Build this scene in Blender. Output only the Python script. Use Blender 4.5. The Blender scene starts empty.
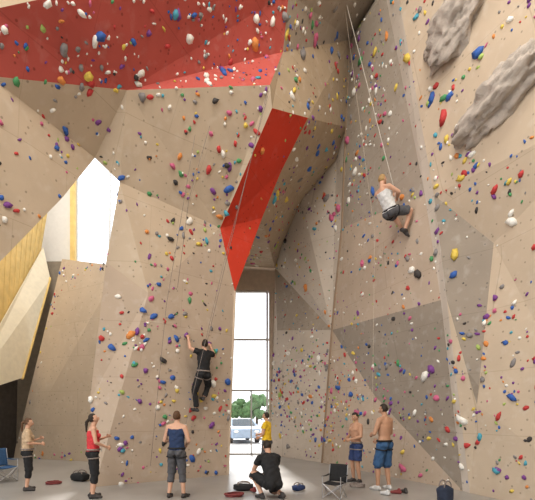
import bpy, bmesh, math, random, time
import numpy as np
from mathutils import Vector, Matrix, noise
from mathutils.bvhtree import BVHTree
random.seed(7); rnd=random.random
V=Vector
scn=bpy.context.scene
scn.view_settings.view_transform='Standard'
scn.view_settings.look='None'
scn.view_settings.exposure=0.0

# ---------------------------------------------------------------- materials
MATS={}
def mat(name,col,rough=.6,var=.08,scale=6,metal=0,bump=0,spec=.3,detail=4):
    if name in MATS: return MATS[name]
    m=bpy.data.materials.new(name); m.use_nodes=True
    nt=m.node_tree; b=nt.nodes['Principled BSDF']
    b.inputs['Roughness'].default_value=rough; b.inputs['Metallic'].default_value=metal
    b.inputs['Specular IOR Level'].default_value=spec
    tc=nt.nodes.new('ShaderNodeTexCoord'); n=nt.nodes.new('ShaderNodeTexNoise')
    n.inputs['Scale'].default_value=scale; n.inputs['Detail'].default_value=detail
    nt.links.new(tc.outputs['Object'],n.inputs['Vector'])
    r=nt.nodes.new('ShaderNodeValToRGB')
    r.color_ramp.elements[0].position=.3; r.color_ramp.elements[1].position=.7
    r.color_ramp.elements[0].color=tuple(c*(1-var) for c in col)+(1,)
    r.color_ramp.elements[1].color=tuple(min(1,c*(1+var)) for c in col)+(1,)
    nt.links.new(n.outputs['Fac'],r.inputs['Fac']); nt.links.new(r.outputs['Color'],b.inputs['Base Color'])
    if bump:
        bp=nt.nodes.new('ShaderNodeBump'); bp.inputs['Strength'].default_value=bump; bp.inputs['Distance'].default_value=.02
        n2=nt.nodes.new('ShaderNodeTexNoise'); n2.inputs['Scale'].default_value=scale*8
        nt.links.new(tc.outputs['Object'],n2.inputs['Vector'])
        nt.links.new(n2.outputs['Fac'],bp.inputs['Height']); nt.links.new(bp.outputs['Normal'],b.inputs['Normal'])
    MATS[name]=m; return m

def wallmat(name,col,chalk=.22):
    m=mat(name,col,rough=.75,var=.06,scale=1.3,bump=.15,spec=.2)
    nt=m.node_tree; b=nt.nodes['Principled BSDF']
    src=b.inputs['Base Color'].links[0].from_socket
    tc=[n for n in nt.nodes if n.type=='TEX_COORD'][0]
    n=nt.nodes.new('ShaderNodeTexNoise'); n.inputs['Scale'].default_value=5; n.inputs['Detail'].default_value=6
    nt.links.new(tc.outputs['Object'],n.inputs['Vector'])
    r=nt.nodes.new('ShaderNodeValToRGB'); r.color_ramp.elements[0].position=.55; r.color_ramp.elements[1].position=.8
    r.color_ramp.elements[0].color=(0,0,0,1); r.color_ramp.elements[1].color=(chalk,chalk,chalk,1)
    nt.links.new(n.outputs['Fac'],r.inputs['Fac'])
    mx=nt.nodes.new('ShaderNodeMixRGB'); mx.inputs[2].default_value=(.8,.77,.73,1)
    nt.links.new(r.outputs['Color'],mx.inputs[0]); nt.links.new(src,mx.inputs[1])
    # bolt-hole specks
    vo=nt.nodes.new('ShaderNodeTexVoronoi'); vo.inputs['Scale'].default_value=6.5
    nt.links.new(tc.outputs['Object'],vo.inputs['Vector'])
    r2=nt.nodes.new('ShaderNodeValToRGB'); r2.color_ramp.elements[0].position=.10; r2.color_ramp.elements[1].position=.16
    r2.color_ramp.elements[0].color=(.5,.5,.5,1); r2.color_ramp.elements[1].color=(1,1,1,1)
    nt.links.new(vo.outputs['Distance'],r2.inputs['Fac'])
    mu=nt.nodes.new('ShaderNodeMixRGB'); mu.blend_type='MULTIPLY'; mu.inputs[0].default_value=.8
    nt.links.new(mx.outputs[0],mu.inputs[1]); nt.links.new(r2.outputs['Color'],mu.inputs[2])
    # plywood sheet joints
    sx=nt.nodes.new('ShaderNodeSeparateXYZ'); cx=nt.nodes.new('ShaderNodeCombineXYZ'); ad=nt.nodes.new('ShaderNodeMath'); ad.operation='ADD'
    nt.links.new(tc.outputs['Object'],sx.inputs[0]); nt.links.new(sx.outputs[0],ad.inputs[0]); nt.links.new(sx.outputs[1],ad.inputs[1])
    nt.links.new(ad.outputs[0],cx.inputs[0]); nt.links.new(sx.outputs[2],cx.inputs[1])
    br=nt.nodes.new('ShaderNodeTexBrick'); br.inputs['Scale'].default_value=1; br.inputs['Mortar Size'].default_value=.006; br.inputs['Mortar Smooth'].default_value=.2
    br.inputs['Brick Width'].default_value=2.44; br.inputs['Row Height'].default_value=1.22
    br.inputs['Color1'].default_value=(1,1,1,1); br.inputs['Color2'].default_value=(.96,.955,.95,1); br.inputs['Mortar'].default_value=(.82,.80,.78,1)
    nt.links.new(cx.outputs[0],br.inputs['Vector'])
    mu2=nt.nodes.new('ShaderNodeMixRGB'); mu2.blend_type='MULTIPLY'; mu2.inputs[0].default_value=1
    nt.links.new(mu.outputs[0],mu2.inputs[1]); nt.links.new(br.outputs['Color'],mu2.inputs[2])
    nt.links.new(mu2.outputs[0],b.inputs['Base Color'])
    return m
BEIGE=wallmat('plywood_beige',(.575,.465,.35))
BEIGE2=wallmat('plywood_pinkish_beige',(.51,.405,.315))
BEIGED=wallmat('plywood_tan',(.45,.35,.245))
PALE=wallmat('plywood_pale',(.60,.525,.45))
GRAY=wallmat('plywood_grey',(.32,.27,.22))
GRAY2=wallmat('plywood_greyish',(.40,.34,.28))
RED=wallmat('plywood_red',(.64,.055,.028),chalk=.06)
RED2=wallmat('plywood_faded_red',(.50,.098,.08),chalk=.10)

def obj_from(name,verts,faces,mats=None,fm=None,smooth=False,parent=None):
    me=bpy.data.meshes.new(name); me.from_pydata([tuple(v) for v in verts],[],faces)
    for m in (mats or []): me.materials.append(m)
    if fm is not None: me.polygons.foreach_set('material_index',fm)
    if smooth: me.polygons.foreach_set('use_smooth',[True]*len(me.polygons))
    me.update(); o=bpy.data.objects.new(name,me); scn.collection.objects.link(o)
    if parent: o.parent=parent
    return o
def empty(name,loc=(0,0,0)):
    e=bpy.data.objects.new(name,None); e.location=loc; scn.collection.objects.link(e); e.empty_display_size=.2; return e
def box(name,lo,hi,m,parent=None,bev=0):
    x0,y0,z0=lo;x1,y1,z1=hi
    vs=[(x0,y0,z0),(x1,y0,z0),(x1,y1,z0),(x0,y1,z0),(x0,y0,z1),(x1,y0,z1),(x1,y1,z1),(x0,y1,z1)]
    fs=[(0,3,2,1),(4,5,6,7),(0,1,5,4),(1,2,6,5),(2,3,7,6),(3,0,4,7)]
    return obj_from(name,vs,fs,[m],parent=parent)

# ---------------------------------------------------------------- climbing wall vertices (metres)
P=dict(
 a0=(-3.84,8.9,0),a1=(-1.06,10.7,0),a2=(-.84,10.3,4.77),a3=(-1.16,9.8,6.18),a4=(.10,8.6,8.2),a5=(.05,8.4,8.53),
 a6=(-2.60,7.4,7.61),a7=(-3.41,7.9,6.68),a8=(-2.99,8.1,6.32),a9=(-3.43,8.5,4.85),a10=(-3.95,8.9,1.93),a11=(-2.61,8.75,4.27),
 r1=(.97,9.6,8.73),r2=(.34,10.2,7.80),r3=(-.146,10.6,6.82),
 e1=(2.355,12,10.24),e2=(2.16,12.6,9.63),e3=(1.156,13.4,8.80),e4=(.54,14.8,7.89),e5=(.30,16,7.48),e6=(-1.26,16,7.56),c6=(-1.9,16,0),
 f0=(.1,16,0),f1=(1.83,13.4,0),f4=(.37,15.6,4.9),f2=(2.08,12.9,4.34),s1=(2.31,12.4,7.4),
 h2=(2.37,11.5,12.38),h3=(3.04,11,13.15),
 k0=(2.88,9.8,11.96),k1=(3.54,9.0,6.55),k2=(3.77,8.7,4.10),k3=(4.1,8.4,0),
 m0=(3.0,9.2,11.33),m1=(3.62,8.7,6.385),m2=(3.79,8.45,4.03),m3=(4.15,8.2,0),
 n0=(5.2,5.5,0),n1=(5.05,5.5,6),n2=(4.6,5.3,12),n3=(5.6,2.5,0),n4=(5.3,2.5,12),
 p1=(4.45,7.87,4.98),p2=(4.19,8.0,1.8),q1=(2.98,11.1,2.13),
 t0=(.44,8.2,10.27),u1=(.34,8.8,9.59),
 b0=(-4.16,6.0,6.685),b1=(-3.885,5.6,7.27),b2=(-3.15,5.85,7.72),b4=(-4.58,6.6,3.96),b5=(-3.75,7.3,5.56),
 b6=(-7.5,4.4,6.3),b7=(-7.5,5.0,3.0),b8=(-7.3,4.2,7.0),
 g0=(-4.9,14,0),g8=(-4.3,14,7),
)
for t in ['b8','b1','b2','t0','h3','k0','m0','n2','n4']:
    x,y,z=P[t]; P[t+'T']=(x,y,14.0)
P={k:V(v) for k,v in P.items()}
W={}
def faces(wall,m,*tris):
    for t in tris: W.setdefault(wall,[]).append((t.split(),m))
faces('wall_left',BEIGE2,'a0 a1 a11','a1 a2 a11','a2 a3 a11','a0 a11 a10','a10 a11 a9')
faces('wall_left',BEIGE,'a9 a11 a8','a11 a3 a8','a8 a3 a6','a3 a5 a6','a3 a4 a5','a8 a6 a7','b0 a6 a7','b0 a7 b5','b0 b5 b4','b6 b0 b4','b6 b4 b7')
faces('wall_left',RED2,'b0 b1 a6','b1 b2 a6','b2 t0 a6','a6 t0 u1','a6 u1 a5')
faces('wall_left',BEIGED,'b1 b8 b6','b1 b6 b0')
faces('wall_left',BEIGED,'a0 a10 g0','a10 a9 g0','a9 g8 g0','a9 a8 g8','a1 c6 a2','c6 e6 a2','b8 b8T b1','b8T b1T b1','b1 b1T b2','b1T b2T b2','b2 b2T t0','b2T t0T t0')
faces('wall_center',RED,'a4 r1 r2','a4 r2 a3','a3 r2 r3','a3 r3 a2')
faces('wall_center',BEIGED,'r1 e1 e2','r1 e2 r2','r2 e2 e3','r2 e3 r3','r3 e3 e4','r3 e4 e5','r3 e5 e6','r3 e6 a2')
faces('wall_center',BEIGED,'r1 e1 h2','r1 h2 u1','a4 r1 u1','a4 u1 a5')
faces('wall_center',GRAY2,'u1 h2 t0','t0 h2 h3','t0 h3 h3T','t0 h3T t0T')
faces('wall_back',PALE,'f0 f1 f4','f1 f2 f4','e5 f2 e4','e4 f2 e3','e3 f2 e2','e2 f2 s1','e2 s1 e1','f0 f4 e5')
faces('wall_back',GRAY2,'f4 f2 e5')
faces('wall_right',BEIGE2,'f1 f2 q1','f1 q1 k3','f2 s1 k1','f2 k1 k2')
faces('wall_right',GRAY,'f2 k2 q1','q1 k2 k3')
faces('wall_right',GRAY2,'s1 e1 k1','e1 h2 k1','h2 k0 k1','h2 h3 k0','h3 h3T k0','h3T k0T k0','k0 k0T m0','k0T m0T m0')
faces('wall_right',PALE,'k0 m0 k1','m0 m1 k1','k1 m1 k2','m1 m2 k2','k2 m2 k3','m2 m3 k3')
faces('wall_right',BEIGE,'m0 n2 m1','m1 n2 n1','m1 n1 p1','p1 n1 n0','p1 n0 p2','p2 n0 m3','m2 p2 m3','n2 n4 n1','n4 n3 n1','n1 n3 n0','m0 m0T n2','m0T n2T n2','n2 n2T n4','n2T n4T n4')
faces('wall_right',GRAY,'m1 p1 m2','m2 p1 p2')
TRI=[]
for w,fl in W.items():
    names=[];idx={};fs=[];ms=[];fm=[]
    for t,m in fl:
        for k in t:
            if k not in idx: idx[k]=len(names); names.append(k)
        a,b,c=[P[k] for k in t]
        n=(b-a).cross(c-a)
        if n.dot(V((0,4,3))-(a+b+c)/3)<0: t=[t[0],t[2],t[1]]
        fs.append([idx[k] for k in t])
        if m not in ms: ms.append(m)
        fm.append(ms.index(m)); TRI.append((P[t[0]],P[t[1]],P[t[2]],m,w))
    obj_from(w,[P[k] for k in names],fs,ms,fm)
tv=[];tf=[]
for a,b,c,m,w in TRI: tf.append((len(tv),len(tv)+1,len(tv)+2)); tv+= [a,b,c]
BV=BVHTree.FromPolygons(tv,tf)

# ---------------------------------------------------------------- climbing holds (one mesh)
bm=bmesh.new(); bmesh.ops.create_icosphere(bm,subdivisions=1,radius=1)
ICO=[v.co.copy() for v in bm.verts]; ICF=[[v.index for v in f.verts] for f in bm.faces]; bm.free()
HC=[('white',(.85,.83,.78)),('blue',(.04,.12,.42)),('red',(.52,.05,.05)),('yellow',(.72,.54,.10)),('green',(.08,.30,.12)),
    ('cyan',(.08,.36,.48)),('orange',(.70,.26,.07)),('purple',(.20,.06,.27)),('pink',(.58,.13,.25)),('black',(.05,.045,.045)),('grey',(.25,.235,.235)),('lime',(.38,.50,.14))]
HM=[mat('hold_'+n,c,rough=.6,var=.15,scale=20) for n,c in HC]
HW=[21,15,13,10,7,6,7,14,12,7,12,4]
ROCKS=[(V((3.72,7.84,9.30)),.95),(V((4.15,7.1,7.30)),.95)]
hv=[];hf=[];hm=[]
def add_hold(p,n,r,ci,flat=.6,el=1.4):
    t=n.cross(V((rnd()-.5,rnd()-.5,rnd()-.5))).normalized(); b=n.cross(t)
    base=len(hv); off=V((rnd()*9,rnd()*9,rnd()*9))
    for c in ICO:
        k=1+.6*noise.noise(c*1.2+off)
        hv.append(p+t*(c.x*r*el*k)+b*(c.y*r*k)+n*(c.z*r*flat*k+r*.1))
    for f in ICF: hf.append([base+i for i in f]); hm.append(ci)
for a,b,c,m,w in TRI:
    n=(b-a).cross(c-a); area_=n.length/2
    if area_<1e-4: continue
    n.normalize()
    cen=(a+b+c)/3
    dens=34 if m is RED2 else (5.0 if m is RED else 30.0)
    if m is BEIGED: dens=14
    if w=='wall_back': dens=30
    if cen.z>11: dens=8
    N=int(area_*dens+rnd())
    for i in range(N):
        u,v=rnd(),rnd()
        if u+v>1: u,v=1-u,1-v
        p=a+(b-a)*u+(c-a)*v
        if p.y<4.8 or p.z>13.6: continue
        if any((p-rc).length<rr for rc,rr in ROCKS): continue
        if m is not RED2:   # set routes: holds crowd along near-vertical lines
            s_=noise.noise(V(((p.x+p.y*.6)*1.6+.5*math.sin(p.z*.8),p.z*.25,3.3)))
            if rnd()>.30+1.5*max(0,s_+.15): continue
        q=rnd()
        r=.015+.020*rnd() if q<.66 else (.033+.03*rnd() if q<.95 else .06+.04*rnd())
        ci=random.choices(range(12),HW)[0]
        if m is RED2 and rnd()<.5: ci=random.choice([0,0,0,1,10])
        if m is RED2: r*=.85
        add_hold(p,n,r,ci,flat=.5+.4*rnd(),el=1+.9*rnd())

# ---------------------------------------------------------------- primitives for organic things
class Mesh:
    def __init__(s): s.v=[];s.f=[]
    def ringset(s,rings,p0,p1):
        n=len(rings[0]); b=len(s.v); s.v.append(p0)
        for r in rings: s.v+=r
        s.v.append(p1); e=len(s.v)-1
        for j in range(n): s.f.append((b,b+1+(j+1)%n,b+1+j))
        for i in range(len(rings)-1):
            for j in range(n):
                q=b+1+i*n; s.f.append((q+j,q+(j+1)%n,q+n+(j+1)%n,q+n+j))
        q=b+1+(len(rings)-1)*n
        for j in range(n): s.f.append((q+j,q+(j+1)%n,e))
    def capsule(s,p,q,r1,r2,seg=10,flat=False):
        p=V(p);q=V(q);d=(q-p)
        if d.length<1e-6: d=V((0,0,1e-4))
        d.normalize(); t=d.orthogonal().normalized(); b=d.cross(t)
        def ring(c,r): return [c+t*(math.cos(6.28319*j/seg)*r)+b*(math.sin(6.28319*j/seg)*r) for j in range(seg)]
        R=[]
        if flat: R=[ring(p,r1),ring(q,r2)]; s.ringset(R,p-d*.001,q+d*.001); return
        for a in (-60,-30,0): a=math.radians(a); R.append(ring(p+d*math.sin(a)*r1,r1*math.cos(a)))
        for a in (0,30,60): a=math.radians(a); R.append(ring(q+d*math.sin(a)*r2,r2*math.cos(a)))
        s.ringset(R,p-d*r1,q+d*r2)
    def ell(s,c,ax,fn=None,seg=16,rg=10):
        R=[]
        def pt(x,y,z):
            if fn: x,y,z=fn(x,y,z)
            return c+ax[0]*x+ax[1]*y+ax[2]*z
        for i in range(1,rg):
            th=-math.pi/2+math.pi*i/rg
            R.append([pt(math.cos(th)*math.cos(6.28319*j/seg),math.cos(th)*math.sin(6.28319*j/seg),math.sin(th)) for j in range(seg)])
        s.ringset(R,pt(0,0,-1),pt(0,0,1))
    def loft(s,rs,seg=18):
        R=[]
        for c,rt,fw,w,d in rs: R.append([c+rt*(math.cos(6.28319*j/seg)*w)+fw*(math.sin(6.28319*j/seg)*d) for j in range(seg)])
        ax=(rs[-1][0]-rs[0][0]).normalized()
        s.ringset(R,rs[0][0]-ax*.03,rs[-1][0]+ax*.01)
    def obj(s,name,m,smooth=True,parent=None,M=None):
        vs=[M@v for v in s.v] if M else s.v
        return obj_from(name,vs,s.f,[m],smooth=smooth,parent=parent)

SKIN=mat('skin',(.62,.36,.25),rough=.55,var=.05,scale=8)
SKIN2=mat('skin_tanned',(.50,.28,.18),rough=.55,var=.05,scale=8)
HAIRD=mat('hair_dark',(.025,.017,.012),rough=.6,var=.3,scale=40)
HAIRB=mat('hair_brown',(.10,.05,.025),rough=.6,var=.3,scale=40)
HAIRBL=mat('hair_blond',(.38,.24,.10),rough=.6,var=.25,scale=40)
EYEW=mat('eye_white',(.8,.8,.78),rough=.3,var=.01); IRIS=mat('iris',(.03,.02,.015),rough=.2,var=.1); LIP=mat('lips',(.45,.15,.12),rough=.5)
ROPE=mat('rope_fabric',(.50,.42,.34),rough=.8,var=.25,scale=60)
ROPEW=mat('rope_pale',(.62,.58,.52),rough=.8,var=.15,scale=60)
ROPED=mat('rope_dark',(.24,.20,.18),rough=.8,var=.4,scale=60)
METAL=mat('brushed_metal',(.5,.5,.52),rough=.35,metal=.9)
def cloth(n,c): return mat('fabric_'+n,c,rough=.85,var=.14,scale=18,bump=.3)

BASE=dict(pel=(0,0,.95),wai=(0,0,1.09),che=(0,.005,1.29),nek=(0,-.01,1.47),hed=(0,.025,1.635),
 shL=(-.175,-.005,1.415),shR=(.175,-.005,1.415),elL=(-.225,-.03,1.13),elR=(.225,-.03,1.13),wrL=(-.235,.06,.89),wrR=(.235,.06,.89),
 hiL=(-.09,0,.92),hiR=(.09,0,.92),knL=(-.105,.03,.49),knR=(.105,.03,.49),anL=(-.12,-.02,.08),anR=(.12,-.02,.08),
 ftL=(-.15,1,0),ftR=(.15,1,0),look=(0,1,0),pnL=(1,0,0),pnR=(-1,0,0),curl=35)
def person(name,M,s,pose,fit,skin=SKIN,hair=HAIRD,woman=False,longhair=False,fullhair=0,harness=None):
    J={k:(V(v) if k!='curl' else v) for k,v in {**BASE,**pose}.items()}
    me=Mesh(); seg=[]
    def limb(p,q,r1,r2,tag,mid=None):
        if mid:
            c=p.lerp(q,.3); me.capsule(p,c,r1,mid); me.capsule(c,q,mid,r2)
        else: me.capsule(p,q,r1,r2)
        seg.append((p,q,r1,r2,tag))
    hipax=(J['hiR']-J['hiL']).normalized(); shax=(J['shR']-J['shL']).normalized()
    pel,wai,che,nek,hed=[J[k] for k in('pel','wai','che','nek','hed')]
    pts=[(pel-(wai-pel)*.55,.145,.095,0),(pel-(wai-pel)*.15,.168,.118,0),(pel.lerp(wai,.5),.155,.108,.2),(wai,.135 if not woman else .12,.10,.4),(wai.lerp(che,.55),.155 if not woman else .135,.112,.6),
         (che,.172 if not woman else .15,.122,.8),(che.lerp(nek,.5),.17 if not woman else .145,.105,1),(che.lerp(nek,.8),.12,.08,1),(nek,.062,.062,1),(nek.lerp(hed,.15),.052,.052,1)]
    rs=[]
    for i,(c,w,d,t) in enumerate(pts):
        up=(wai-pel) if i<3 else ((che-wai) if i<6 else (nek-che)); up.normalize()
        rt=(hipax.lerp(shax,t)); rt=(rt-up*rt.dot(up)).normalized(); fw=up.cross(rt)
        rs.append((c,rt,fw,w,d))
    me.loft(rs)
    up=(che-wai).normalized(); fw=rs[5][2]; rt=rs[5][1]; bfw=rs[1][2]
    for sd in(-1,1):
        me.ell(pel+hipax*(sd*.075)-bfw*.06-V((0,0,.03)),(hipax*.085,bfw*.08,(wai-pel).normalized()*.095))
        if woman: me.ell(che+rt*(sd*.07)+fw*.085-up*.01,(rt*.062,fw*.055,up*.058))
        else: me.ell(che+rt*(sd*.075)+fw*.075+up*.03,(rt*.08,fw*.045,up*.06))
    for o in(-.085,-.03,.03,.085):
        seg.append((pel+hipax*o-(wai-pel)*.5,pel+hipax*o,.11,.11,'hips')); seg.append((pel+hipax*o,wai+hipax*o*.8,.11,.10,'belly'))
        seg.append((wai+hipax*o*.8,che+shax*o,.10,.115,'chest')); seg.append((che+shax*o,che.lerp(nek,.75)+shax*o*.8,.11,.08,'upchest'))
    look=J['look'].normalized(); hr=shax-look*shax.dot(look); hr.normalize(); hu=hr.cross(look)
    limb(nek-V((0,0,.02)),hed-hu*.07-look*.02,.058,.052,'neck')
    for k in'LR':
        sh,el,wr=J['sh'+k],J['el'+k],J['wr'+k]
        w=0.86 if woman else 1
        me.capsule(nek.lerp(hed,.05),sh+up*.005,.045,.052)
        seg.append((nek.lerp(sh,.35),sh,.05,.055,'shoulder'))
        limb(sh,el,.054*w,.040*w,'uarm',mid=.052*w); limb(el,wr,.040*w,.026*w,'farm',mid=.041*w)
        me.capsule(sh.lerp(che,.35),sh,.07*w,.058*w)
        d=(wr-el).normalized()
        if 'hd'+k in J: d=J['hd'+k].normalized()
        n=J['pn'+k]; n=(n-d*n.dot(d)); n=n.normalized() if n.length>.05 else d.orthogonal().normalized()
        sv=d.cross(n)*(-1 if k=='L' else 1)
        me.ell(wr+d*.045,(sv*.040,n*.017,d*.055),seg=12,rg=8); seg.append((wr,wr+d*.08,.035,.035,'hand'))
        cu=math.radians(J['curl'])
        for i,(of,L) in enumerate(((.031,.072),(.0105,.08),(-.0105,.075),(-.031,.058))):
            b0=wr+d*(.078-.004*abs(i-1))+sv*of
            d1=d*math.cos(cu*.5)+n*math.sin(cu*.5)+sv*of*3; d2=d*math.cos(cu*1.3)+n*math.sin(cu*1.3)+sv*of*2;d3=d*math.cos(cu*2)+n*math.sin(cu*2)
            b1=b0+d1*L*.5;b2=b1+d2*L*.3;b3=b2+d3*L*.22
            me.capsule(b0-d1*.03,b1,.0100,.0088,seg=8);me.capsule(b1,b2,.0088,.008,seg=8);me.capsule(b2,b3,.008,.0072,seg=8)
            seg.append((b0,b3,.01,.01,'hand'))
        b0=wr+d*.028+sv*.028; b1=b0+(d*.6+sv*.75+n*.25).normalized()*.038; b2=b1+(d*.9+sv*.3+n*.4).normalized()*.03
        me.capsule(b0,b1,.0135,.011,seg=8);me.capsule(b1,b2,.0105,.009,seg=8); seg.append((b0,b2,.012,.01,'hand'))
        hi,kn,an=J['hi'+k],J['kn'+k],J['an'+k]
        limb(hi,kn,.088,.056,'thigh',mid=.084); limb(kn,an,.054,.036,'shin',mid=.055)
        ft=J['ft'+k].normalized(); dn=(an-kn).normalized()
        dn=(dn-ft*dn.dot(ft)); dn=dn.normalized()
        side=ft.cross(dn)
        heel=an-ft*.035+dn*.042; toe=an+ft*.165+dn*.05; ball=an+ft*.10+dn*.046
        me.capsule(heel,ball,.038,.036); me.capsule(an,ball,.04,.034); me.capsule(ball+side*.018,toe+side*.012,.033,.027);me.capsule(ball-side*.018,toe-side*.014,.033,.025)
        seg.append((heel,toe,.045,.04,'foot')); seg.append((an,ball,.04,.04,'foot'))
    def loose(a,b,t0,t1,r1,r2): me.capsule(a.lerp(b,t0),a.lerp(b,t1),r1,r2,seg=16,flat=True)
    th=fit.get('thigh_hem',1.0)
    for k in'LR':
        if fit.get('loose_leg'): loose(J['hi'+k],J['kn'+k],0,th,.10,.10 if fit['loose_leg']>1 else .082)
        if fit.get('shin_hem'): loose(J['kn'+k],J['an'+k],-.02,fit['shin_hem'],.068,.06 if fit['shin_hem']>.7 else .068)
        if fit.get('sleeve'): loose(J['sh'+k],J['el'+k],0,fit['sleeve'],.066,.062)
    if fit.get('shirt_hem') is not None:
        c=pel.lerp(wai,fit['shirt_hem']); me.loft([(c,rs[2][1],rs[2][2],.172,.125),(wai,rs[3][1],rs[3][2],.152,.115),(wai.lerp(che,.6),rs[4][1],rs[4][2],.165,.12)])
    def hfn(x,y,z):
        X=.073*x;Y=.090*y;Z=.112*z
        if z<0: X*=1-.30*z*z; Y*=(1+.45*z if y<0 else 1+.06*z)
        return X,Y,Z
    A=(hr,look,hu)
    me.ell(hed,A,hfn,seg=20,rg=14); seg.append((hed-hu*.04,hed+hu*.03,.085,.085,'head'))
    me.capsule(hed+look*.084+hu*.008,hed+look*.103-hu*.030,.008,.013,seg=8)
    me.capsule(hed+look*.083-hu*.058-hr*.015,hed+look*.083-hu*.058+hr*.015,.011,.011,seg=8)
    me.capsule(hed+look*.078+hu*.022-hr*.045,hed+look*.078+hu*.022+hr*.045,.010,.010,seg=8)
    for sd in(-1,1): me.ell(hed+hr*(sd*.074)-look*.008-hu*.008,(hr*.010,look*.018,hu*.030),seg=8,rg=6)
    par=empty(name,M.to_translation())
    S=M@Matrix.Scale(s,4)
    inv=Matrix.Translation(-M.to_translation())
    raw=me.obj('body_raw',skin)
    mod=raw.modifiers.new('r','REMESH'); mod.mode='VOXEL'; mod.voxel_size=.0085
    sm=raw.modifiers.new('s','SMOOTH'); sm.factor=.5; sm.iterations=2
    dg=bpy.context.evaluated_depsgraph_get(); nm=bpy.data.meshes.new_from_object(raw.evaluated_get(dg))
    bpy.data.objects.remove(raw)
    nf=len(nm.polygons); nv=len(nm.vertices)
    cen=np.empty(nf*3,dtype=np.float32); nm.polygons.foreach_get('center',cen); cen=cen.reshape(-1,3).astype(float)
    best=np.full(nf,1e9); bi=np.zeros(nf,int); bt=np.zeros(nf)
    for i,(p,q,r1,r2,tag) in enumerate(seg):
        d_=q-p; L=max(d_.dot(d_),1e-9)
        ax_=cen[:,0]-p.x; ay_=cen[:,1]-p.y; az_=cen[:,2]-p.z
        t=np.clip((ax_*d_.x+ay_*d_.y+az_*d_.z)/L,0,1)
        dd=np.sqrt((ax_-t*d_.x)**2+(ay_-t*d_.y)**2+(az_-t*d_.z)**2)-(r1+(r2-r1)*t)
        mk=dd<best; best[mk]=dd[mk]; bi[mk]=i; bt[mk]=t[mk]
    slots=[skin]; fmi=np.zeros(nf,dtype=np.int32)
    for i,s_ in enumerate(seg):
        rule=fit.get(s_[4])
        if not rule: continue
        if not isinstance(rule,list): rule=[(1.01,rule)]
        mk=bi==i; lo=-1
        for tm,mm in rule:
            mm=mm or skin
            if mm not in slots: slots.append(mm)
            sel=mk&(bt>lo)&(bt<=tm); fmi[sel]=slots.index(mm); lo=tm
    nm.materials.clear()
    for m_ in slots: nm.materials.append(m_)
    nm.polygons.foreach_set('material_index',fmi); nm.polygons.foreach_set('use_smooth',np.ones(nf,dtype=bool))
    # cloth wrinkles
    tot=np.empty(nf,dtype=np.int32); nm.polygons.foreach_get('loop_total',tot)
    li=np.empty(len(nm.loops),dtype=np.int32); nm.loops.foreach_get('vertex_index',li)
    isc=np.zeros(nv); isc[li[np.repeat(fmi,tot)>0]]=1
    co=np.empty(nv*3,dtype=np.float32); nm.vertices.foreach_get('co',co); co=co.reshape(-1,3)
    no=np.empty(nv*3,dtype=np.float32); nm.vertices.foreach_get('normal',no); no=no.reshape(-1,3)
    x,y,z=co[:,0],co[:,1],co[:,2]
    wr_=.0035*np.sin(38*x+21*z+2*np.sin(17*y+9*z))+.0025*np.sin(55*z-31*x+3*np.sin(23*y))+.002*np.sin(70*y+26*z+2*np.sin(31*x))
    co=co+no*((wr_+.003)*isc)[:,None]
    nm.vertices.foreach_set('co',co.astype(np.float32).ravel()); nm.update()
    nm.transform(inv@S)
    bo=bpy.data.objects.new('body',nm); scn.collection.objects.link(bo); bo.parent=par
    T=inv@S
    hm_=Mesh()
    def hairfn(x,y,z):
        X,Y,Z=hfn(x,y,z)
        k=(z-.42)*3.0 if y>0 else 9
        k=max(k,(-.05-y)*6)
        lim=-.62 if fullhair else -.38
        if z<lim: k=min(k,(z-lim)*8+.5)
        k=max(0,min(1,k)); f=.90+k*(.20+.04*noise.noise(V((x,y,z))*5))
        return X*f,Y*f,Z*f
    hm_.ell(hed,A,hairfn,seg=32,rg=24)
    if longhair:
        b_=hed-look*.085+hu*.03; hm_.capsule(b_,b_-look*.05-V((0,0,.03)),.03,.033); hm_.capsule(b_-look*.05-V((0,0,.03)),b_-look*.055-V((0,0,.22)),.033,.014)
    hm_.obj('hair',hair,parent=par,M=T)
    ey=Mesh();ir=Mesh()
    for sd in(-1,1):
        c=hed+hr*(sd*.031)+look*.0785+hu*.002
        ey.ell(c,(hr*.013,look*.009,hu*.008),seg=10,rg=6); ir.ell(c+look*.0065,(hr*.005,look*.004,hu*.005),seg=8,rg=6)
    ey.obj('eyes',EYEW,parent=par,M=T); ir.obj('irises',IRIS,parent=par,M=T)
    lp=Mesh(); lp.ell(hed+look*.0935-hu*.058,(hr*.022,look*.004,hu*.007),seg=10,rg=6); lp.obj('lips',LIP,parent=par,M=T)
    if harness:
        h=Mesh()
        def loop(c,rt_,fw_,w,d,r=.016):
            n=20; pts_=[c+rt_*(math.cos(6.28319*j/n)*w)+fw_*(math.sin(6.28319*j/n)*d) for j in range(n)]
            for j in range(n): h.capsule(pts_[j],pts_[(j+1)%n],r,r,seg=6)
        loop(pel.lerp(wai,.35),rs[2][1],rs[2][2],.172,.128,.02)
        for k in'LR':
            a_=J['hi'+k];b_=J['kn'+k]; dd_=(b_-a_).normalized(); o_=dd_.orthogonal().normalized(); loop(a_.lerp(b_,.22),o_,dd_.cross(o_),.108,.108,.014)
        h.obj('harness',harness,parent=par,M=T)
        mt=Mesh(); c=pel.lerp(wai,.3)+rs[2][2]*.16
        n=10
        for j in range(n):
            a0_=6.283*j/n;a1_=6.283*(j+1)/n
            mt.capsule(c+V((math.cos(a0_)*.02,0,math.sin(a0_)*.045)),c+V((math.cos(a1_)*.02,0,math.sin(a1_)*.045)),.006,.006,seg=6)
        mt.obj('carabiner',METAL,parent=par,M=T)
    return par,S,J
def place(x,y,z=0,yaw=0): return Matrix.Translation((x,y,z))@Matrix.Rotation(math.radians(yaw),4,'Z')

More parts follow.
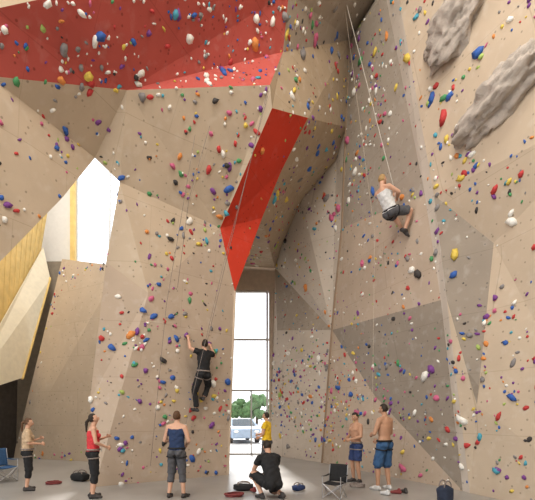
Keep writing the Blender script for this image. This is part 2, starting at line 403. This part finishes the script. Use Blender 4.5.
BLK=cloth('black',(.02,.02,.022)); NAVY=cloth('navy',(.025,.045,.11)); BLUE=cloth('blue',(.04,.10,.22)); GRY=cloth('grey',(.09,.09,.10))
REDC=cloth('red',(.62,.05,.06)); TAN=cloth('tan',(.55,.40,.26)); YEL=cloth('yellow',(.80,.52,.03)); WHT=cloth('white',(.72,.72,.72)); DBL=cloth('dark_blue',(.03,.05,.14))
SHOE=mat('shoe_rubber',(.05,.045,.045),rough=.6); SHOEW=mat('shoe_white',(.6,.6,.6),rough=.6)
def fit(top=None,bottom=BLK,sleeve=0,legs='long',foot=SHOE,tank=False):
    f={'hips':bottom,'belly':[(.35,bottom),(1.01,top)],'chest':top,'upchest':[(.75 if tank else 1.01,top)]}
    if top:
        f['shirt_hem']=.1; f['belly']=top
        if tank: f['shoulder']=[(.35,top),(1.01,None)]
        else: f['shoulder']=top; f['uarm']=[(max(sleeve,.12),top)]; f['sleeve']=sleeve
        if sleeve>=1: f['farm']=[(.9,top)]
    if legs=='long': f['thigh']=bottom; f['shin']=[(.93,bottom)]; f['loose_leg']=1; f['shin_hem']=.9
    elif legs=='capri': f['thigh']=bottom; f['shin']=[(.45,bottom)]; f['loose_leg']=1; f['shin_hem']=.42
    elif legs=='shorts': f['thigh']=[(.86,bottom)]; f['thigh_hem']=.86; f['loose_leg']=2
    elif legs=='longshorts': f['thigh']=bottom; f['shin']=[(.12,bottom)]; f['loose_leg']=2; f['shin_hem']=.1
    if foot: f['foot']=foot
    return f
belay=dict(elL=(-.235,.03,1.15),elR=(.235,.03,1.15),wrL=(-.08,.25,1.12),wrR=(.10,.26,1.04),pnL=(1,0,-.3),pnR=(-1,0,-.3),curl=65)
person('woman_in_tan_top',place(-5.1,8.5,0,-60),.88,{**belay,'wrL':(-.10,.26,1.24),'wrR':(.1,.28,1.12),'look':(0,1,.1)},fit(TAN,BLK,.9,'capri'),woman=True,hair=HAIRB,longhair=True,harness=ROPED)
person('woman_in_red_tank_top',place(-3.38,7.75,0,-62),.935,{**belay,'wrL':(-.08,.27,1.25),'look':(0,1,.55),'hed':(0,.01,1.63)},fit(REDC,BLK,0,'capri',tank=True),woman=True,hair=HAIRD,longhair=True,harness=ROPED)
person('man_in_navy_shirt',place(-1.76,7.75,0,-12),.96,{**belay,'elL':(-.26,.0,1.15),'elR':(.26,.0,1.15),'anL':(-.15,-.03,.08),'anR':(.15,0,.08),'knL':(-.12,.03,.49),'look':(0,1,.35)},fit(NAVY,GRY,.0,'capri',tank=True),skin=SKIN,hair=HAIRB,harness=BLK)
person('man_in_yellow_shirt',place(-.02,10.7,0,70),.96,{**belay,'look':(.1,1,.1)},fit(YEL,GRY,.5,'longshorts'),hair=HAIRD)
cr=dict(pel=(0,-.02,.30),wai=(0,.02,.44),che=(0,.12,.63),nek=(0,.19,.80),hed=(0,.25,.95),shL=(-.175,.17,.75),shR=(.175,.17,.75),
 elL=(-.24,.32,.52),elR=(.24,.33,.50),wrL=(-.16,.47,.36),wrR=(.12,.50,.36),hiL=(-.09,0,.27),hiR=(.09,0,.27),knL=(-.22,.40,.42),knR=(.2,.36,.10),
 anL=(-.16,.12,.08),anR=(.17,-.06,.09),ftL=(-.2,1,0),ftR=(.1,1,-.2),look=(0,1,-.25))
person('crouching_man_in_black_shirt',place(.10,7.6,0,25),1.04,cr,fit(BLK,BLK,.55,'longshorts'),hair=HAIRD)
person('shirtless_boy',place(2.10,9.5,0,115),.95,{**belay,'look':(0,1,-.25),'wrL':(-.07,.22,1.08),'wrR':(.07,.24,1.10)},fit(None,DBL,0,'shorts'),skin=SKIN2,hair=HAIRD,harness=ROPED)
person('shirtless_man',place(2.50,8.55,0,35),1.05,{**belay,'elL':(-.27,.03,1.15),'wrL':(-.14,.22,1.12),'wrR':(.12,.25,1.0),'anL':(-.14,.05,.08),'knL':(-.12,.07,.49),'look':(-.2,1,.0)},fit(None,BLUE,0,'longshorts',foot=SHOEW),skin=SKIN2,hair=HAIRD,harness=BLK)

def wall_at(x,z):
    h=BV.ray_cast(V((x,3,z)),V((0,1,0))); return h[0],h[1]
hp,hn=wall_at(-1.72,2.75)
fwd=-hn; xr=fwd.cross(V((0,0,1))).normalized(); upv=xr.cross(fwd)
R=Matrix((xr,fwd,upv)).transposed().to_4x4()
sc=1.0
org=hp-upv*(1.07*sc)-fwd*(.30*sc)
Mc=Matrix.Translation(org)@R
cl=dict(shL=(-.19,.0,1.44),shR=(.19,.0,1.43),elL=(-.35,.08,1.50),elR=(.36,.1,1.38),wrL=(-.34,.20,1.74),wrR=(.30,.2,1.62),hdL=(0,.6,.8),hdR=(0,.6,.8),pnL=(0,.8,-.5),pnR=(0,.8,-.5),
 knL=(-.15,.12,.50),anL=(-.08,.1,.09),hiL=(-.09,0,.92),knR=(.27,.17,.66),anR=(.10,.08,.36),ftL=(-.2,1,.1),ftR=(.3,1,.1),look=(.1,1,.45),curl=50)
person('climber_in_black',Mc,sc,cl,fit(BLK,BLK,.5,'long'),hair=HAIRD,skin=SKIN,harness=ROPED)
for q,ci in (((-.34,.30,1.82),7),((.30,.30,1.70),7),((-.11,.30,.03),2),((.16,.30,.29),3)):
    p=Mc@(V(q)*sc); h=BV.find_nearest(p); nn=h[1]
    if nn.dot(hn)<0: nn=-nn
    add_hold(h[0],nn,.055,ci,flat=.8)
hgM=place(2.86,9.3,6.02,-62)
hg=dict(pel=(0,0,.30),wai=(0,-.06,.42),che=(0,-.16,.60),nek=(0,-.24,.76),hed=(0,-.24,.93),shL=(-.175,-.22,.71),shR=(.175,-.22,.71),elL=(-.26,-.02,.62),elR=(.26,-.02,.6),
 wrL=(-.08,.14,.72),wrR=(.05,.16,.62),hiL=(-.09,0,.28),hiR=(.09,0,.28),knL=(-.24,.36,.36),knR=(.24,.36,.30),anL=(-.06,.42,.02),anR=(.08,.36,-.05),ftL=(.1,1,-.3),ftR=(0,1,-.5),look=(0,1,.05),curl=70)
_,hS,hJ=person('hanging_climber_in_white_top',hgM,1.05,hg,fit(WHT,GRY,0,'shorts',tank=True),hair=HAIRBL,skin=SKIN,harness=BLK)

obj_from('climbing_holds',hv,hf,HM,hm,smooth=True)

# ---------------------------------------------------------------- rock-like features on right wall
rock=mat('moulded_rock',(.46,.40,.35),rough=.9,var=.22,scale=5,bump=.6)
def rockf(c,L,w,h,ang,sd0):
    c=V(c); hit=BV.find_nearest(c); p=hit[0]; n=hit[1]
    if n.dot(V((0,4,3))-p)<0: n=-n
    upw=(V((0,0,1))-n*n.z).normalized(); sd=n.cross(upw)
    a=math.radians(ang); d1=sd*math.cos(a)+upw*math.sin(a); d2=n.cross(d1)
    bm=bmesh.new(); bmesh.ops.create_icosphere(bm,subdivisions=5,radius=1)
    O=V((sd0,sd0*2,1))
    for v in bm.verts:
        q=v.co.copy(); k=1+.30*noise.noise(q*1.5+O)+.22*noise.noise(q*3.2+O)-.22*abs(noise.noise(q*5+O))+.08*noise.noise(q*12)
        v.co=p+d1*(q.x*L*k)+d2*(q.y*w*k)+n*(q.z*h*k)
    me=bpy.data.meshes.new('rock'); bm.to_mesh(me); bm.free(); me.materials.append(rock)
    me.polygons.foreach_set('use_smooth',[True]*len(me.polygons))
    o=bpy.data.objects.new('moulded_rock_feature',me); scn.collection.objects.link(o); return o
rockf((3.72,7.84,9.30),.85,.50,.42,-20,1.3)
rockf((4.15,7.1,7.30),.92,.38,.42,-18,4.1)

# ---------------------------------------------------------------- trims along seams
trimm=mat('trim_wood',(.30,.21,.14),rough=.6); triml=mat('trim_light',(.60,.48,.36),rough=.6)
def seam(name,keys,m,r=.03):
    t=Mesh()
    for a,b in zip(keys,keys[1:]): t.capsule(P[a],P[b],r,r,seg=8)
    t.obj(name,m)
seam('trim_1',['f1','f2','s1','e1','h2'],trimm,.04)
seam('trim_2',['a1','a2'],triml,.03)

# ---------------------------------------------------------------- room shell
fl=mat('floor_concrete',(.33,.315,.30),rough=.30,var=.12,scale=.9,spec=.5)
box('floor',(-13,-8,-.2),(9,16.2,0),fl)
whitew=mat('painted_white',(.80,.79,.76),rough=.7,var=.03)
plas=mat('plaster_beige',(.55,.45,.36),rough=.8)
dark=mat('dark_cladding',(.05,.046,.045),rough=.7,var=.2)
warm=mat('warm_grey_cladding',(.26,.22,.17),rough=.7,var=.12)
box('ceiling',(-13,-8,14),(9,18,14.2),mat('ceiling_panels',(.6,.56,.5),rough=.8))
box('wall_near',(-13,-8.2,0),(9,-8,14),whitew)
box('wall_right_side',(9,-8,0),(9.2,16.3,14),plas)
bw=empty('wall_far')
box('wall_part_1',(-1.95,16.05,6.6),(.06,16.3,14),plas,parent=bw)
box('wall_part_2',(.06,16.05,0),(9,16.3,14),plas,parent=bw)
box('wall_part_3',(-4.2,16.05,0),(-1.95,16.3,14),plas,parent=bw)
bl=empty('wall_far_left')
box('wall_part_1',(-13,17,0),(-4.2,17.2,7.7),whitew,parent=bl)
box('wall_part_2',(-13,17,7.7),(-8.15,17.2,14),whitew,parent=bl)
box('wall_part_3',(-4.6,17,7.7),(-4.2,17.2,14),whitew,parent=bl)
box('wall_part_4',(-8.15,17,13),(-4.6,17.2,14),whitew,parent=bl)
box('wall_left_side',(-10.6,6,0),(-10.4,17,14),warm)
box('wall_service',(-10.4,16.4,0),(-7.9,16.5,7.9),warm)
obj_from('wall_plinth',[(-9.40,12.2,0),(-9.40,12.2,2.9),(-9.12,14.6,2.9),(-9.5,15.1,0)],[(0,1,2,3)],[dark])
frame=mat('aluminium_frame',(.62,.62,.62),rough=.4,metal=.2)
g=bpy.data.materials.new('window_glass'); g.use_nodes=True; nt=g.node_tree; nt.nodes.clear()
o_=nt.nodes.new('ShaderNodeOutputMaterial');mx=nt.nodes.new('ShaderNodeMixShader');tr=nt.nodes.new('ShaderNodeBsdfTransparent');gl=nt.nodes.new('ShaderNodeBsdfGlossy')
nz=nt.nodes.new('ShaderNodeTexNoise'); nz.inputs['Scale'].default_value=.5
mr=nt.nodes.new('ShaderNodeMapRange'); mr.inputs[3].default_value=.03; mr.inputs[4].default_value=.07
gl.inputs['Roughness'].default_value=.03
nt.links.new(nz.outputs['Fac'],mr.inputs[0]);nt.links.new(mr.outputs[0],mx.inputs[0]);nt.links.new(tr.outputs[0],mx.inputs[1]);nt.links.new(gl.outputs[0],mx.inputs[2]);nt.links.new(mx.outputs[0],o_.inputs[0])
w1=empty('window_1',(-.95,16.1,0))
def wb(lo,hi,m): return box('bar',[lo[0]+.95,lo[1]-16.1,lo[2]],[hi[0]+.95,hi[1]-16.1,hi[2]],m,parent=w1)
for x in(-1.95,-.02): wb((x-.03,16.05,0),(x+.05,16.2,6.6),frame)
for z in(0,2.55,4.6,6.52): wb((-1.95,16.06,z),(.06,16.18,z+.07),frame)
wb((-.68,16.06,0),(-.63,16.18,2.6),frame)
wb((-1.95,16.11,0),(.06,16.12,6.6),g)
w2=empty('window_2',(-6.5,17.05,10))
for x in(-8.15,-6.75,-4.65): box('bar',(x+6.5,-.05,-2.3),(x+6.55,.1,3),frame,parent=w2)
for z in(7.7,12.95): box('bar',(-1.65,-.05,z-10),(1.9,.1,z-9.94),frame,parent=w2)
box('pane',(-1.65,.02,-2.3),(1.9,.03,3),g,parent=w2)
yellow=mat('wood_yellow',(.80,.58,.22),rough=.5,var=.12,scale=3)
jl=[(-9.54,15,0),(-4.9,13.3,0),(-4.9,13.3,6.55),(-7.7,15,7.45)]
obj_from('wall_left_far',jl,[(0,1,2,3)],[BEIGE])
jn=(V(jl[1])-V(jl[0])).cross(V(jl[3])-V(jl[0])).normalized()
if jn.y>0: jn=-jn
hv=[];hf=[];hm=[]
for i in range(330):
    u,v=rnd(),rnd(); a=V(jl[0]).lerp(V(jl[1]),u); b=V(jl[3]).lerp(V(jl[2]),u); add_hold(a.lerp(b,v),jn,.03+.05*rnd()*rnd(),random.choices(range(12),HW)[0])
obj_from('climbing_holds_far',hv,hf,HM,hm,smooth=True)
gal=empty('timber_gallery',(-9.3,14,6)); GO=V((-9.3,14,6))
A_=[V((-9.34,12.4,2.46)),V((-9.05,16,8.15)),V((-8.70,16,10.2)),V((-9.34,12.4,7.6))]
N=14
for i in range(N):
    u0=i/N;u1=(i+.9)/N
    q=[A_[0].lerp(A_[1],u0),A_[0].lerp(A_[1],u1),A_[3].lerp(A_[2],u1),A_[3].lerp(A_[2],u0)]
    o=obj_from('slat',[v-GO for v in q],[(0,1,2,3)],[yellow],parent=gal); s_=o.modifiers.new('s','SOLIDIFY'); s_.thickness=.05
pp=[V((-9.30,12.4,2.62)),V((-9.0,16,8.3)),V((-8.72,16,7.05)),V((-8.90,14.5,2.95)),V((-9.30,12.4,2.2))]
palep=mat('pale_panel',(.84,.77,.60),rough=.5,var=.05)
o=obj_from('pale_panel',[v-GO for v in pp],[(0,1,2,3,4)],[palep],parent=gal); s_=o.modifiers.new('s','SOLIDIFY'); s_.thickness=.04
box('post',(-8.2+9.3,2.6,1.4),(-8.0+9.3,2.75,6.5),yellow,parent=gal)
# yellow edge batten along the pale panel
t=Mesh(); t.capsule(pp[2]-GO,pp[3]-GO,.07,.07,seg=6); t.obj('batten',yellow,parent=gal,smooth=False)

# ---------------------------------------------------------------- outdoors
box('pavement',(-40,16.3,-.25),(40,90,-.05),mat('asphalt_outside',(.5,.5,.5),rough=.9,var=.1,scale=.5))
leaf=mat('foliage',(.09,.17,.07),rough=.9,var=.5,scale=3); bark=mat('bark',(.08,.05,.03),rough=.9)
for i,(x,y,h) in enumerate([(-6.5,44,4.4),(-3.6,46,3.4),(-1.2,45,3.8),(1.2,47,3.1),(-9.5,46,4)]):
    e=empty('tree',(x,y,-.05)); t=Mesh(); t.capsule(V((0,0,.2)),V((0,0,h*.5)),.18,.1); t.obj('trunk',bark,parent=e)
    l=Mesh()
    for j in range(26):
        a=rnd()*6.28;r=1.3*rnd()**.5;z=h*(.4+.55*rnd()); f=1-abs(z/h-.55)*.9; off=rnd()*50
        def ff(x_,y_,z_,off=off): k=.5*(1+.5*noise.noise(V((x_*2+off,y_*2,z_*2)))); return x_*k,y_*k,z_*k
        l.ell(V((math.cos(a)*r*f,math.sin(a)*r*f,z)),(V((1,0,0)),V((0,1,0)),V((0,0,1))),ff,seg=9,rg=6)
    l.obj('leaves',leaf,parent=e)
def car(x,y,yaw,col,nm):
    e=empty('car',(x,y,-.05)); e.rotation_euler[2]=math.radians(yaw)
    prof=[(-2.1,.3),(-2.15,.75),(-1.6,.95),(-1.0,1.42),(.7,1.45),(1.4,1.0),(2.1,.85),(2.15,.3)]
    vs=[];W2=.85
    for (px,pz) in prof:
        w=W2 if pz<1.1 else .66
        vs.append((px,-w,pz));vs.append((px,w,pz))
    n=len(prof); fs=[(2*i,2*i+2,2*i+3,2*i+1) for i in range(n-1)]+[(0,1,2*n-1,2*n-2)]+[tuple(2*i for i in range(n))[::-1],tuple(2*i+1 for i in range(n))]
    o=obj_from('bodywork',vs,fs,[mat('car_paint_'+nm,col,rough=.25,spec=.6)],parent=e); b=o.modifiers.new('b','BEVEL'); b.width=.08;b.segments=3
    gm=mat('car_glass',(.08,.10,.12),rough=.1)
    obj_from('side_glass',[(-1.2,-.80,.98),(1.1,-.80,.98),(.65,-.70,1.36),(-.95,-.70,1.36),(-1.2,.80,.98),(1.1,.80,.98),(.65,.70,1.36),(-.95,.70,1.36)],[(0,1,2,3),(4,5,6,7)],[gm],parent=e)
    obj_from('windscreens',[(1.42,-.7,1.02),(1.42,.7,1.02),(.78,.58,1.42),(.78,-.58,1.42),(-1.6,-.7,1.0),(-1.6,.7,1.0),(-1.08,.58,1.42),(-1.08,-.58,1.42)],[(0,1,2,3),(4,5,6,7)],[gm],parent=e)
    t=Mesh()
    for wx in(-1.35,1.35):
        for wy in(-.8,.8): t.capsule(V((wx,wy-.1,.32)),V((wx,wy+.1,.32)),.32,.32,seg=18,flat=True)
    t.obj('wheels',SHOE,smooth=False,parent=e)
    l=Mesh()
    for wy in(-.6,.6): l.ell(V((2.12,wy,.7)),(V((.05,0,0)),V((0,.14,0)),V((0,0,.08)))); l.ell(V((-2.12,wy,.75)),(V((.05,0,0)),V((0,.14,0)),V((0,0,.08))))
    l.obj('lamps',EYEW,parent=e)
car(-1.75,25,-75,(.25,.35,.5),'blue'); car(.4,27,-80,(.6,.6,.62),'silver'); car(-5.0,29,-85,(.4,.05,.05),'red')

# ---------------------------------------------------------------- ropes
def rope(name,pts,r=.011,m=ROPE):
    t=Mesh()
    for a,b in zip(pts,pts[1:]): t.capsule(V(a),V(b),r,r,seg=6)
    return t.obj(name,m)
tie=hS@(hJ['pel'].lerp(hJ['wai'],.4)+V((0,.14,0)))
rope('climbing_rope',[tie,hS@V((-.01,.15,.75)),(1.93,10.2,12.4)],r=.007,m=ROPEW)
tie2=Mc@(V((0,.15,1.0))*sc)
rope('climbing_rope',[tie2,(-.95,9.4,5.3),(.0,8.45,8.45)],r=.006,m=ROPED)
rope('climbing_rope',[(-1.72,8.0,1.05),(-1.0,9.3,5.2),(.03,8.4,8.4)],r=.005,m=ROPED)
for (x0,z0,x1,z1) in [(-2.75,.4,-1.5,7.4),(-2.05,4.5,-1.2,7.6)]:
    a,_=wall_at(x0,z0); b,_=wall_at(x1,z1)
    rope('climbing_rope',[a-V((0,.12,0)),(a+b)/2-V((0,.55,0)),b-V((0,.1,0))],r=.005,m=ROPED)
rope('climbing_rope',[(2.35,9.0,1.1),(2.6,9.7,6),(1.95,10.3,12.4)],r=.004,m=ROPE)

# ---------------------------------------------------------------- camp chairs, bags, shoes
def camp_chair(x,y,yaw,s,fab):
    e=empty('folding_camp_chair',(x,y,0)); e.rotation_euler[2]=math.radians(yaw); e.scale=(s,s,s)
    t=Mesh(); w=.27;d=.25;r=.012
    for sx in(-w,w):
        t.capsule(V((sx,-d,r)),V((sx,d,.42)),r,r,seg=8); t.capsule(V((sx,d,r)),V((sx,-d,.42)),r,r,seg=8)
        t.capsule(V((sx,-d,.42)),V((sx,-d-.10,.9)),r,r,seg=8); t.capsule(V((sx,d,r)),V((sx,d,.62)),r,r,seg=8)
    for sy in(-d,d): t.capsule(V((-w,sy,r)),V((w,sy,.42)),r,r,seg=8); t.capsule(V((w,sy,r)),V((-w,sy,.42)),r,r,seg=8)
    t.obj('frame',METAL,parent=e)
    def sheet(nm,fn,th=.012):
        vs=[];fs=[];n=8
        for i in range(n+1):
            for j in range(n+1): vs.append(fn(i/n,j/n))
        for i in range(n):
            for j in range(n): a=i*(n+1)+j; fs.append((a,a+1,a+n+2,a+n+1))
        o=obj_from(nm,vs,fs,[fab],smooth=True,parent=e); m=o.modifiers.new('s','SOLIDIFY'); m.thickness=th
    sheet('seat',lambda u,v:(-w+2*w*u,-d+2*d*v,.42-.07*math.sin(math.pi*u)*math.sin(math.pi*(.15+.7*v))))
    sheet('backrest',lambda u,v:(-w+2*w*u,-d-.10*v-.05*math.sin(math.pi*u),.42+.5*v))
    for sx in(-w,w): sheet('armrest',lambda u,v,sx=sx:(sx-.035+.07*u,-d-.03+(2*d+.03)*v,.62-.02*math.sin(math.pi*v)))
camp_chair(1.30,7.75,150,.68,BLK)
camp_chair(-6.35,9.6,-120,.85,BLUE)
def bag(name,x,y,L,w,h,m,yaw=0,strap=ROPED):
    e=empty(name,(x,y,0)); e.rotation_euler[2]=math.radians(yaw); t=Mesh()
    def ff(a,b,c):
        k=1+.14*noise.noise(V((a*2+x,b*2,c*2)));  sg=lambda q:math.copysign(abs(q)**.6,q)
        return sg(a)*L*k,sg(b)*w*k,max(0,h+sg(c)*h*k)
    t.ell(V((0,0,0)),(V((1,0,0)),V((0,1,0)),V((0,0,1))),ff,seg=24,rg=16); t.obj('sack',m,parent=e)
    t=Mesh()
    for sy in(-.35,.35):
        pts=[V((L*math.cos(a)*.6,w*sy*1.5,h*1.9+h*.7*math.sin(a))) for a in [math.pi*i/8 for i in range(9)]]
        for a,b in zip(pts,pts[1:]): t.capsule(a,b,.012,.012,seg=6)
    t.obj('handles',strap,parent=e)
bag('backpack',3.22,7.25,.13,.12,.16,cloth('slate',(.03,.04,.07)),20)
bag('gym_bag',-.50,8.5,.22,.13,.07,BLK,10)
bag('gym_bag',-4.55,9.7,.22,.14,.10,BLK,-20)
bag('gym_bag',.66,8.5,.14,.10,.06,DBL,40)
def coil(name,x,y,R,m,z0=0):
    t=Mesh(); pts=[]
    for i in range(150):
        a=i*.35; r=R*(.75+.25*noise.noise(V((i*.17,x,y)))) ; pts.append(V((x+math.cos(a)*r,y+math.sin(a)*r*.8,.012+z0+.00035*i+.01*abs(noise.noise(V((i*.3,1,x)))))))
    for a,b in zip(pts,pts[1:]): t.capsule(a,b,.011,.011,seg=6)
    t.obj(name,m)
MAR=cloth('maroon',(.22,.05,.05))
coil('coiled_rope',-.66,7.85,.22,MAR); coil('coiled_rope',-4.95,9.25,.2,MAR); coil('coiled_rope',2.0,8.9,.2,ROPED)
def shoe(x,y,yaw,m):
    e=empty('shoe',(x,y,0)); e.rotation_euler[2]=math.radians(yaw)
    t=Mesh(); t.capsule(V((0,-.08,.04)),V((0,.08,.035)),.038,.032); t.capsule(V((0,-.07,.05)),V((0,-.06,.09)),.038,.034); t.capsule(V((0,-.02,.055)),V((0,.05,.04)),.036,.03)
    t.obj('upper',m,parent=e)
for x,y,w,m in [(2.35,8.0,40,SHOEW),(2.6,8.1,70,MAR),(2.8,8.2,10,SHOE),(-.3,8.3,30,MAR)]: shoe(x,y,w,m)

# ---------------------------------------------------------------- lights and world
wd=bpy.data.worlds.new('World'); scn.world=wd; wd.use_nodes=True
nt=wd.node_tree; bg=nt.nodes['Background']; bg.inputs[0].default_value=(.92,.96,1,1); bg.inputs[1].default_value=2.1
sl=bpy.data.lights.new('sun','SUN'); sl.energy=9; sl.angle=.08; sl.color=(1,.97,.92); so=bpy.data.objects.new('sun',sl); scn.collection.objects.link(so)
so.rotation_euler=V((-.12,1,.85)).to_track_quat('Z','Y').to_euler(); so.location=(-5,30,20)
def area(name,loc,rot,sx,sy,pw,col=(1,.94,.85)):
    l=bpy.data.lights.new(name,'AREA'); l.shape='RECTANGLE'; l.size=sx;l.size_y=sy;l.energy=pw;l.color=col
    o=bpy.data.objects.new(name,l); o.location=loc; o.rotation_euler=[math.radians(a) for a in rot]; scn.collection.objects.link(o)
area('overhead_fill_light',(2,2,13.8),(12,0,0),4,4,900)  # added overhead light, no known fixture; gives the wall facets contrast
area('overhead_fill_light',(-4,-4,12),(55,0,-15),7,4,1050)  # added soft front light, unseen above and behind the camera
area('overhead_fill_light',(-7,12,13.6),(0,0,0),4,4,650)  # added light to brighten the recess behind the left overhang
# added light without a real fixture, brightens the timber gallery and pale panel
area('gallery_fill_light',(-6.6,8.5,8.0),(70,0,40),1.0,.4,110)

cd=bpy.data.cameras.new('camera'); cam=bpy.data.objects.new('camera',cd); scn.collection.objects.link(cam)
cam.location=(0,0,1.6); cam.rotation_euler=(math.radians(90),0,0)
cd.sensor_width=36; cd.lens=36*400/535; cd.shift_y=165/535
scn.camera=cam
